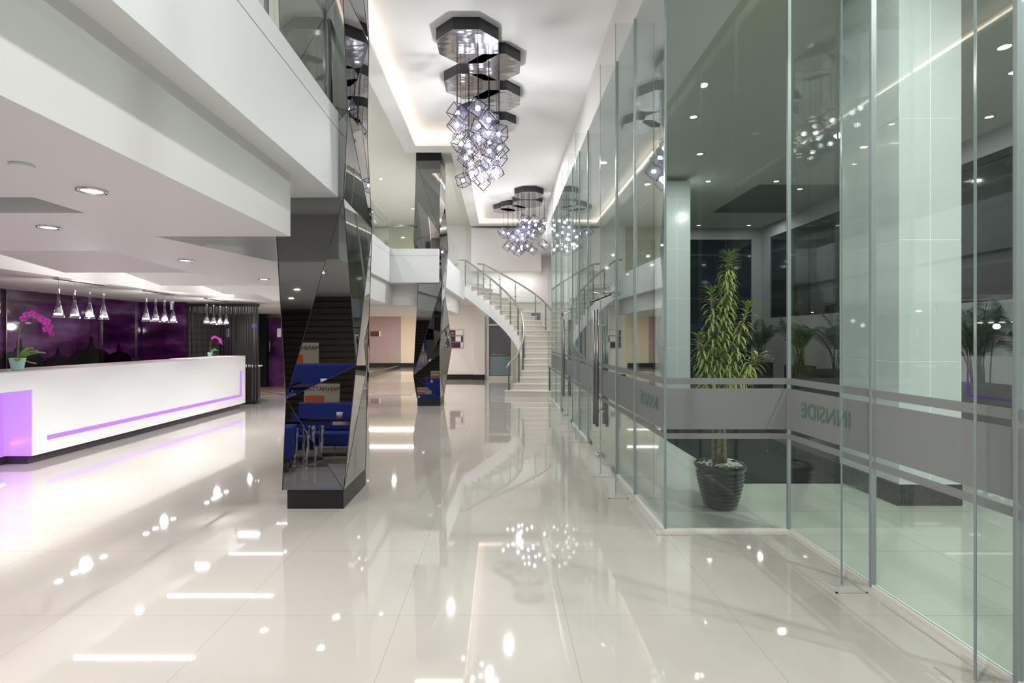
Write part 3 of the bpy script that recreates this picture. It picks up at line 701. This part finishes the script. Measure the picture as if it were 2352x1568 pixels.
# ------------------------------------------------------------------ reception desk
dk = thing('reception_desk', (-6.4,9.9,0), 'long white reception desk with a purple neon line and dark plinth', 'desk')
ox, oy = -6.4, 9.9
def D_(b, n, m, par=dk, bev=0):
    o = b.build(n, m, par, bev); o.data.transform(Matrix.Translation((-ox,-oy,0))); return o
D_(MB().box((-6.62,7.05,.10),(-6.0,12.93,1.185)).box((-6.62,3.5,.95),(-6.0,7.05,1.185)).box((-6.62,3.5,.10),(-6.36,7.05,.95), purplelit).box((-6.36,7.04,.10),(-6.01,7.053,.95), purplelit), 'body', deskw)
D_(MB().box((-6.60,3.5,1.186),(-6.02,11.0,1.2)), 'counter_top', desktop)
D_(MB().box((-6.62,11.0,1.186),(-6.0,12.93,1.205)), 'raised_counter_end', deskw)
D_(MB().box((-6.56,7.04,0),(-6.05,12.75,.10)).box((-6.56,3.5,0),(-6.33,7.04,.10)), 'plinth', plintd)
D_(MB().box((-6.001,7.28,.268),(-5.992,12.74,.325)).box((-6.001,12.66,.325),(-5.992,12.74,.86)), 'neon_line', purplem)
D_(MB().box((-6.362,6.98,.10),(-6.345,7.02,.95)), 'niche_light', purplem)

# orchids
def orchid(loc, rz, label, s_=1.0):
    t = thing('orchid', loc, label, 'potted plant', 'orchids on the reception desk', rz); t.scale = (s_,)*3
    MB().lathe([(.055,0),(.060,.005),(.088,.15),(.092,.155),(.086,.155),(.078,.13),(.0,.13)], 28).build('pot', potaqua, t)
    P = [Vector(p) for p in ((0,0,.13),(.01,0,.3),(.02,0,.45),(.05,0,.56),(.12,0,.64),(.22,0,.685),(.30,0,.66),(.37,0,.60),(.42,0,.50),(.44,0,.42))]
    sm_ = smooth(P, 4)
    MB().tube(sm_, [.007-.004*i/len(sm_) for i in range(len(sm_))], 6).build('stem', stemm, t)
    for k, (a, l, w_, tip) in enumerate(((-.3,.24,.03,.16),(.35,.26,.03,.10),(.1,.22,.035,.12),(-.9,.18,.032,.0),(.9,.16,.03,-.04))):
        b = MB(); r = []
        for i in range(9):
            f_ = i/8; wd = w_*math.sin(PI*min(1,f_*.9+.1))**.7+.002; x_ = .03+l*f_; z_ = .14+tip*math.sin(f_*PI*.6)-.03*f_
            d = Vector((math.cos(a), math.sin(a), 0)); sd = Vector((-d.y, d.x, 0))
            r.append([b.bm.verts.new(d*x_+sd*wd*q+Vector((0,0,z_+abs(q)*.012))) for q in (-1,0,1)])
        for u, v_ in zip(r, r[1:]):
            for q in (0,1): b.bm.faces.new((u[q], u[q+1], v_[q+1], v_[q])).smooth = True
        o = b.build('leaf', leafm, t); o.modifiers.new('s', 'SOLIDIFY').thickness = .004
    spots = [(.10,.655),(.15,.70),(.21,.715),(.26,.69),(.30,.665),(.34,.645),(.37,.60),(.40,.62),(.42,.55),(.39,.52),(.43,.48),(.46,.46)]
    for k, (x_, z_) in enumerate(spots):
        b = MB(); sz = .040 if k < 10 else .026
        face = Vector((.35, -1, -.1+.1*(k%3))).normalized(); up = Vector((0,0,1)); sd = face.cross(up).normalized(); up = sd.cross(face)
        c = Vector((x_, -.03-.015*(k%2), z_))
        for j in range(5):
            a = 2*PI*j/5+PI/2+random.uniform(-.1,.1); d = sd*math.cos(a)+up*math.sin(a); e = d.cross(face)
            wd = .62 if j in (1,4) else .42
            ring = [c+d*sz*f1*1.0+e*sz*wd*f2+face*(.012*f1*f1) for f1, f2 in ((.05,0),(.35,.75),(.75,.9),(1.05,.5),(1.12,0),(1.05,-.5),(.75,-.9),(.35,-.75))]
            b.face(ring)
        b.ball(c+face*.012, .010, 8, orchidc)
        o = b.build('flower', None, t); o.data.materials.clear(); o.data.materials.append(orchidm); o.data.materials.append(orchidc)
        for p in o.data.polygons:
            p.material_index = 1 if len(p.vertices) < 8 else 0
    return t
orchid((-6.13,6.98,1.203), .05, 'magenta orchid in a pale aqua pot at the near end of the reception desk')
orchid((-6.5,12.3,1.205), .0, 'small magenta orchid at the far end of the reception desk behind the glass pendants', .62)

# ------------------------------------------------------------------ reception pendants
def pendants(y0, y1, zs, label, x=-6.5):
    t = thing('pendant_light', (x,(y0+y1)/2,2.5), label, 'pendant light', 'glass pendant rows over the reception desk')
    L_ = (y1-y0)
    MB().box((-.045,-L_/2-.03,-.03),(.045,L_/2+.03,0)).build('ceiling_bar', chrome, t, .004)
    for k in range(4):
        yy = -L_/2+.02+(L_-.04)*k/3; h = zs
        o = MB().lathe([(.016,.16),(.020,.165),(.020,.17),(.016,.175),(.017,.03),(.022,-.01),(.05,-.13),(.068,-.20),(.075,-.235),(.072,-.24),(.064,-.2),(.047,-.13),(.019,-.01),(.013,.03)], 20).build('glass_shade', shadeglass, t)
        o.location = (0,yy,1.6+h-2.5+.24)
        c = MB().lathe([(.020,-.09),(.056,-.175),(.050,-.18),(.018,-.095)], 18).build('inner_cone', silverw, o)
        g = MB().lathe([(.045,-.205),(.050,-.20),(.050,-.185),(.04,-.18)], 18).build('lamp_lens', pendglow, o)
        r_ = MB().lathe([(.021,.16),(.021,.185),(.012,.19)], 14).build('neck_ring', chrome, o)
        MB().tube([(0,0,.19),(0,0,2.47-(1.6+h+.24))], .002, 5).build('cable', steel, o)
pendants(8.07, 9.03, .315, 'nearest row of four clear glass pendants above the reception desk')
pendants(10.07, 10.94, .32, 'middle row of four clear glass pendants above the reception desk')
pendants(12.0, 12.9, .325, 'farthest row of four clear glass pendants before the black string screen', x=-6.42)
for y in (8.5,10.5,12.45): lamp('POINT', 'pendant_lamp', (-6.42,y,1.88), 26, WH, shadow_soft_size=.06)

# string screen
t = thing('string_screen', (-6.87,13.6,0), 'black string screen partition at the far end of the desk', 'screen')
MB().box((-.85,-.10,2.40),(.87,.10,2.47)).build('top_rail', screenm, t); MB().box((-.85,-.10,0),(.89,.10,.06)).build('bottom_rail', screenm, t)
for x_ in (-.83,.80):
    for yy in (-.08,.06): MB().box((x_,yy,.06),(x_+.035,yy+.03,2.40)).build('post', screenm, t)
for k in range(48):
    a = -.78+1.58*k/47+random.uniform(-.012,.012); l = random.uniform(-.06,.06)*(k%3 == 0); yy = -.07 if k%2 else .07
    MB().box((-.006,-.006,0),(.006,.006,2.34)).build('string', screenm, t).location = (a,yy,.06)
    o = t.children[-1]; o.rotation_euler = (0, math.atan(l/2.34), 0)
# small desk behind the screen
tb = thing('console_table', (-6.75,14.6,0), 'dark console table behind the string screen', 'table')
MB().box((-.5,-.3,.86),(.3,.3,.90)).build('table_top', signw, tb); MB().box((-.45,-.28,.0),(.25,.28,.86)).build('cabinet_body', plintd, tb)
tag(MB().lathe([(.03,0),(.03,.14),(.05,.2)], 12, c=(0,0,0)).build('security_camera', signw), 'small white dome security camera above the middle pendants', 'camera').location = (-7.9,13.2,2.3)

# ------------------------------------------------------------------ downlights
def downlight(loc, label, grp, m=downm, r=.075, tilt=0):
    t = thing('downlight', loc, label, 'downlight', grp)
    MB().lathe([(r*.72,-.002),(r*.74,-.010),(r,-.010),(r*1.02,0),(r*.72,0)], 24).build('trim_ring', chrome, t)
    MB().lathe([(r*.70,-.006),(r*.70,0)], 20).build('lens', m, t)
g = 'downlights in the low ceiling over the lobby side'
for loc, lab in (((-2.28,3.07,2.43),'largest round downlight nearest the camera in the low left ceiling'),((-3.35,4.08,2.43),'round downlight in the low ceiling left of the nearest one'),
    ((-3.32,5.8,2.43),'third round downlight, beside the grey triangular ceiling recess'),((-3.27,7.6,2.43),'fourth round downlight in the low ceiling close to the mirror column'),
    ((-6.9,15.6,2.43),'small downlight in front of the lift lobby')): downlight(loc, lab, g)
tag(MB().lathe([(.05,0),(.05,.012),(.0,.014)], 20).build('smoke_detector', ceilw), 'flat round smoke detector on the low left ceiling', 'smoke detector').location = (-2.28,2.62,2.417)
up = 'downlights in the high gallery ceiling'
for x_, y_, lab in ((-3.33,15.3,'bright gallery downlight between the two mirror columns'),(-3.3,11.4,'gallery downlight left of the top of the second column'),(-4.2,14.0,'gallery downlight seen beside the nearest column'),(-3.0,18.8,'far small gallery downlight'),(-2.55,17.6,'gallery downlight just left of the second column')):
    downlight((x_,y_,6.05), lab, up)
ex = 'downlights in the canopy ceiling'
for px, py, lab in ((1593,268,'canopy downlight outside, highest of the three left of the dracaena top'),(1608,353,'canopy downlight outside, middle of the three left of the dracaena top'),(1627,416,'canopy downlight outside, lowest of the three left of the dracaena top'),(1783,416,'canopy downlight outside in front of the dark ceiling recess'),(1605,517,'far canopy downlight outside, left one above the end window'),(1720,517,'far canopy downlight outside, right one above the end window'),(2112,300,'canopy downlight seen against the bright tiled pillar'),(2272,268,'canopy downlight right of the bright tiled pillar')):
    D = 3.83*F/(778-py); X = (px-1150)*D/F
    downlight((X,D,5.43 if not (13.67<D<16.6) else 5.40), lab, ex, extdot, .085)

# ------------------------------------------------------------------ potted dracaena
pt = thing('potted_dracaena', (2.09,5.24,0), 'tall dracaena with yellow edged leaves in a ribbed black pot outside the glass', 'potted plant')
pr = [(.12,0),(.135,.01)]
for k in range(9):
    z = .03+.036*k; r = .14+.075*min(1,(z/.30))**.8
    pr += [(r,z),(r+.008,z+.012),(r+.008,z+.022),(r-.002,z+.034)]
pr += [(.215,.36),(.235,.38),(.238,.41),(.222,.425),(.205,.41),(.2,.375),(0,.375)]
MB().lathe(pr, 48).build('pot', potblk, pt)
b = MB()
for k in range(170):
    a = random.uniform(0, 2*PI); r = .19*math.sqrt(random.random()); s_ = random.uniform(.012,.022)
    b.ball((r*math.cos(a), r*math.sin(a), .392+random.uniform(0,.018)+.02*(1-r/.2)), s_, 8, None, (1,random.uniform(.6,1),.6))
o = b.build('pebbles', pebm, pt); o['kind'] = 'stuff'
trunks = [[(.0,0,.38),(.01,0,.9),(.03,.0,1.4),(.06,.0,1.9),(.09,0,2.35)],[(-.05,.02,.38),(-.06,.03,.9),(-.12,.0,1.2),(-.22,-.02,1.55)],[(.04,.03,.38),(.05,.03,.9),(.14,.02,1.18),(.34,0,1.38)],[(.03,-.04,.38),(.03,-.03,1.0),(.13,-.03,1.5),(.24,-.02,1.85)],[(-.03,-.04,.38),(-.03,-.03,1.1),(-.08,-.02,1.6),(-.09,-.02,2.0)]]
for T in trunks: MB().tube(smooth(T, 4), [.022-.010*i/(4*(len(T)-1)) for i in range(4*(len(T)-1)+1)], 8).build('trunk', trunkm, pt)
def leaf(b, base, d, ln, wd, droop, uv, mi=0):
    d = Vector(d).normalized(); side = d.cross(Vector((0,0,1))); side = side.normalized() if side.length > .01 else Vector((1,0,0))
    n = 7; rows = []; p = Vector(base); dr = d.copy()
    for i in range(n+1):
        f_ = i/n; w_ = wd*(math.sin(PI*(f_*.82+.14)))**.8*(1 if f_ < .98 else .1)
        rows.append((p.copy(), w_, f_)); p = p+dr*(ln/n); dr = (dr+Vector((0,0,-droop/n))).normalized()
    vs = [(b.bm.verts.new(p-side*w_), b.bm.verts.new(p-Vector((0,0,w_*.35))), b.bm.verts.new(p+side*w_)) for p, w_, f_ in rows]
    for i in range(n):
        for q in (0,1):
            f = b.bm.faces.new((vs[i][q], vs[i][q+1], vs[i+1][q+1], vs[i+1][q])); f.smooth = True; f.material_index = mi
            for l, u in zip(f.loops, (q*.5,(q+1)*.5,(q+1)*.5,q*.5)): l[uv].uv = (u, 0)
def foliage(name, axes, cnt, ln, m):
    b = MB(); uv = b.bm.loops.layers.uv.new('UVMap'); b.mats = [m[1]] if len(m) > 1 else []
    for ax, n_, L0, L1 in axes:
        P = [Vector(p) for p in ax]
        for k in range(n_):
            f_ = k/n_; j = min(len(P)-2, int(f_*(len(P)-1))); u = f_*(len(P)-1)-j
            base = P[j].lerp(P[j+1], u); a = k*2.4+random.uniform(-.3,.3)
            el = .35+1.0*max(0, f_-.8)/.2*.9; l_ = (L0+(L1-L0)*f_)*random.uniform(.8,1.15)
            leaf(b, base, (math.cos(a), math.sin(a), el+random.uniform(-.1,.35)), l_, .0088, 2.6 if f_ < .85 else 1.4, uv, 0)
    return b
b = foliage('leaves', [
  ([(.02,0,1.22),(.04,0,1.7),(.07,0,2.1),(.09,0,2.38)], 270, .18, .13),
  ([(-.08,.0,1.05),(-.14,0,1.3),(-.20,-.02,1.58)], 150, .17, .15),
  ([(.06,.02,1.10),(.16,.02,1.20),(.36,0,1.42)], 170, .19, .20),
  ([(.05,-.03,1.2),(.14,-.03,1.5),(.25,-.02,1.88)], 120, .15, .15),
  ([(-.05,-.02,1.3),(-.08,-.02,1.65),(-.09,-.02,2.03)], 120, .17, .14)], 0, 0, (vleaf,))
o = b.build('leaves', vleaf, pt); o['kind'] = 'stuff'
b = MB(); uv = b.bm.loops.layers.uv.new('UVMap')
for (x_, y_, z_) in ((.09,0,2.38),(-.20,-.02,1.6),(.26,-.02,1.9),(-.09,-.02,2.04),(-.06,-.12,1.45)):
    for k in range(14):
        a = k*2.4; leaf(b, (x_,y_,z_), (math.cos(a)*.7, math.sin(a)*.7, .9), .13, .011, 1.0, uv)
b.build('crown_leaves', yleaf, pt)

# ------------------------------------------------------------------ palms outside
def palm(loc, label, seed, h=1.3, w_=.55, dens=16):
    random.seed(seed)
    t = thing('potted_palm', loc, label, 'potted palm', 'palms in planters along the porch wall')
    MB().box((-w_/2,-.3,0),(w_/2,.3,.88)).build('planter', planterm, t, .01)
    MB().box((-w_/2+.03,-.27,.86),(w_/2-.03,.27,.885)).build('soil', mat('soil', (.02,.015,.01), .9), t)
    for k in range(dens):
        a = k*2.4+random.uniform(-.4,.4); L_ = h*random.uniform(.75,1.1); b = MB()
        lean = random.uniform(.35,.9); base = Vector((random.uniform(-.12,.12), random.uniform(-.12,.12), .88))
        P = []
        for i in range(12):
            f_ = i/11; P.append(base+Vector((math.cos(a)*(.45 if math.cos(a) > 0 else 1)*lean*L_*.55*f_**1.6*1.3, math.sin(a)*lean*L_*.4*f_**1.6, L_*(f_*1.05-.42*f_**3*lean*1.2))))
        b.tube(P, [.012-.009*i/11 for i in range(12)], 5)
        fo = P[4:]
        for i in range(44):
            f_ = i/43; j = min(len(fo)-2, int(f_*(len(fo)-1))); q = fo[j].lerp(fo[j+1], f_*(len(fo)-1)-j); tdir = (fo[j+1]-fo[j]).normalized()
            sd = tdir.cross(Vector((0,0,1))).normalized(); ln = .34*math.sin(PI*(f_*.8+.15))
            for s_ in (-1,1):
                e = q+(sd*s_*.8+tdir*.5+Vector((0,0,-.35)))*ln; m_ = (q+e)/2+Vector((0,0,.03)); wv_ = tdir*.005
                b.face((q-wv_*.4, m_-wv_, e, m_+wv_))
        b.build('frond', palmm, t)
    return t
palm((8.0,17.0,0), 'palm in a black planter next to the pale pier beyond the dracaena', 3, 1.45)
palm((8.1,14.9,0), 'palm in a black planter just right of the dracaena beyond the glass joint', 4, 1.5)
palm((8.0,13.0,0), 'palm in a black planter directly left of the bright tiled pillar', 5, 1.6, .9, 18)
palm((7.7,8.9,0), 'palm in a black planter right of the bright tiled pillar', 6, 1.55, .6, 18)
palm((7.75,7.7,0), 'rightmost palm in a black planter at the photo edge', 8, 1.3, .6)
random.seed(11)

# upstairs plant
t = thing('gallery_plant', (-3.6,17.2,3.57), 'small bushy plant in a low pot on the upper gallery', 'potted plant')
MB().lathe([(.14,0),(.2,.25),(0,.25)], 20).build('pot', planterm, t)
b = MB(); uv = b.bm.loops.layers.uv.new('UVMap')
for k in range(160):
    a = random.uniform(0, 2*PI); z_ = random.uniform(.3,1.1); leaf(b, (0,0,z_), (math.cos(a), math.sin(a), .4), .30*(1.25-z_*.75), .03, 1.6, uv)
b.build('foliage', mat('gallery_foliage', (.05,.14,.03), .5), t)

# ------------------------------------------------------------------ lounge seen in the mirrors
def armchair(loc, rz, label, w_=1.0):
    t = thing('armchair', loc, label, 'armchair', 'blue lounge seats reflected in the mirror column', rz)
    MB().box((-w_/2,-.35,.18),(w_/2,.35,.42)).build('seat', blue, t, .03)
    MB().box((-w_/2,.22,.42),(w_/2,.40,.95)).build('backrest', blue, t, .04)
    for s_ in (-1,1):
        MB().box((s_*w_/2-.06,-.36,.18),(s_*w_/2+.06,.38,.66)).build('armrest', blue, t, .03)
        for q in (-1,1): MB().tube([(s_*(w_/2-.05),q*.3,0),(s_*(w_/2-.08),q*.27,.18)], [.015,.025], 8).build('leg', trunkm, t)
armchair((-3.1,.2,0), PI, 'wide blue sofa reflected low in the nearest mirror column', 1.7)
armchair((-3.5,2.0,0), -PI/2-.3+PI, 'blue armchair reflected in the lower left mirror facet', .8)
def ltable(loc, label):
    t = thing('coffee_table', loc, label, 'table', 'black lounge tables with chrome legs')
    MB().box((-.45,-.3,.66),(.45,.3,.70)).build('table_top', black, t)
    MB().box((-.42,-.27,.60),(.42,.27,.655)).build('apron', chrome, t)
    for a in (-1,1):
        for c in (-1,1):
            MB().lathe([(.02,0),(.03,.02),(.018,.08),(.026,.2),(.045,.32),(.03,.42),(.05,.5),(.04,.60)], 12, c=(a*.36,c*.21,0)).build('leg', chrome, t)
    q = tag(MB().lathe([(.04,0),(.055,.10),(.05,.10),(.045,.08),(0,.08)], 16).build('flower_pot', signw), 'small white pot on the '+label, 'pot', 'white pots on the lounge tables'); q.location = (loc[0], loc[1], .70)
ps = thing('poster', (-3.75,-.75,0), 'framed city poster on a stand behind the sofa, seen mirrored in the nearest column', 'poster')
MB().box((-.36,-.02,.72),(.36,.0,1.32)).build('board', mat('poster_cream', (.45,.40,.30), .6), ps)
MB().box((-.34,.001,.74),(.05,.004,1.08)).build('orange_panel', mat('poster_orange', (.5,.10,.02), .6), ps)
text('MANHATTAN', .125, (0,.006,1.21), (PI/2,0,PI), ps, blackp)
for q in (-.3,.3): MB().tube([(q,-.03,0),(q,-.03,.8)], .012, 6).build('stand_leg', bsteel, ps)
ltable((-2.75,1.25,0), 'black lounge table nearest the mirror column')
ltable((-3.75,1.0,0), 'black lounge table farther left in the reflection')
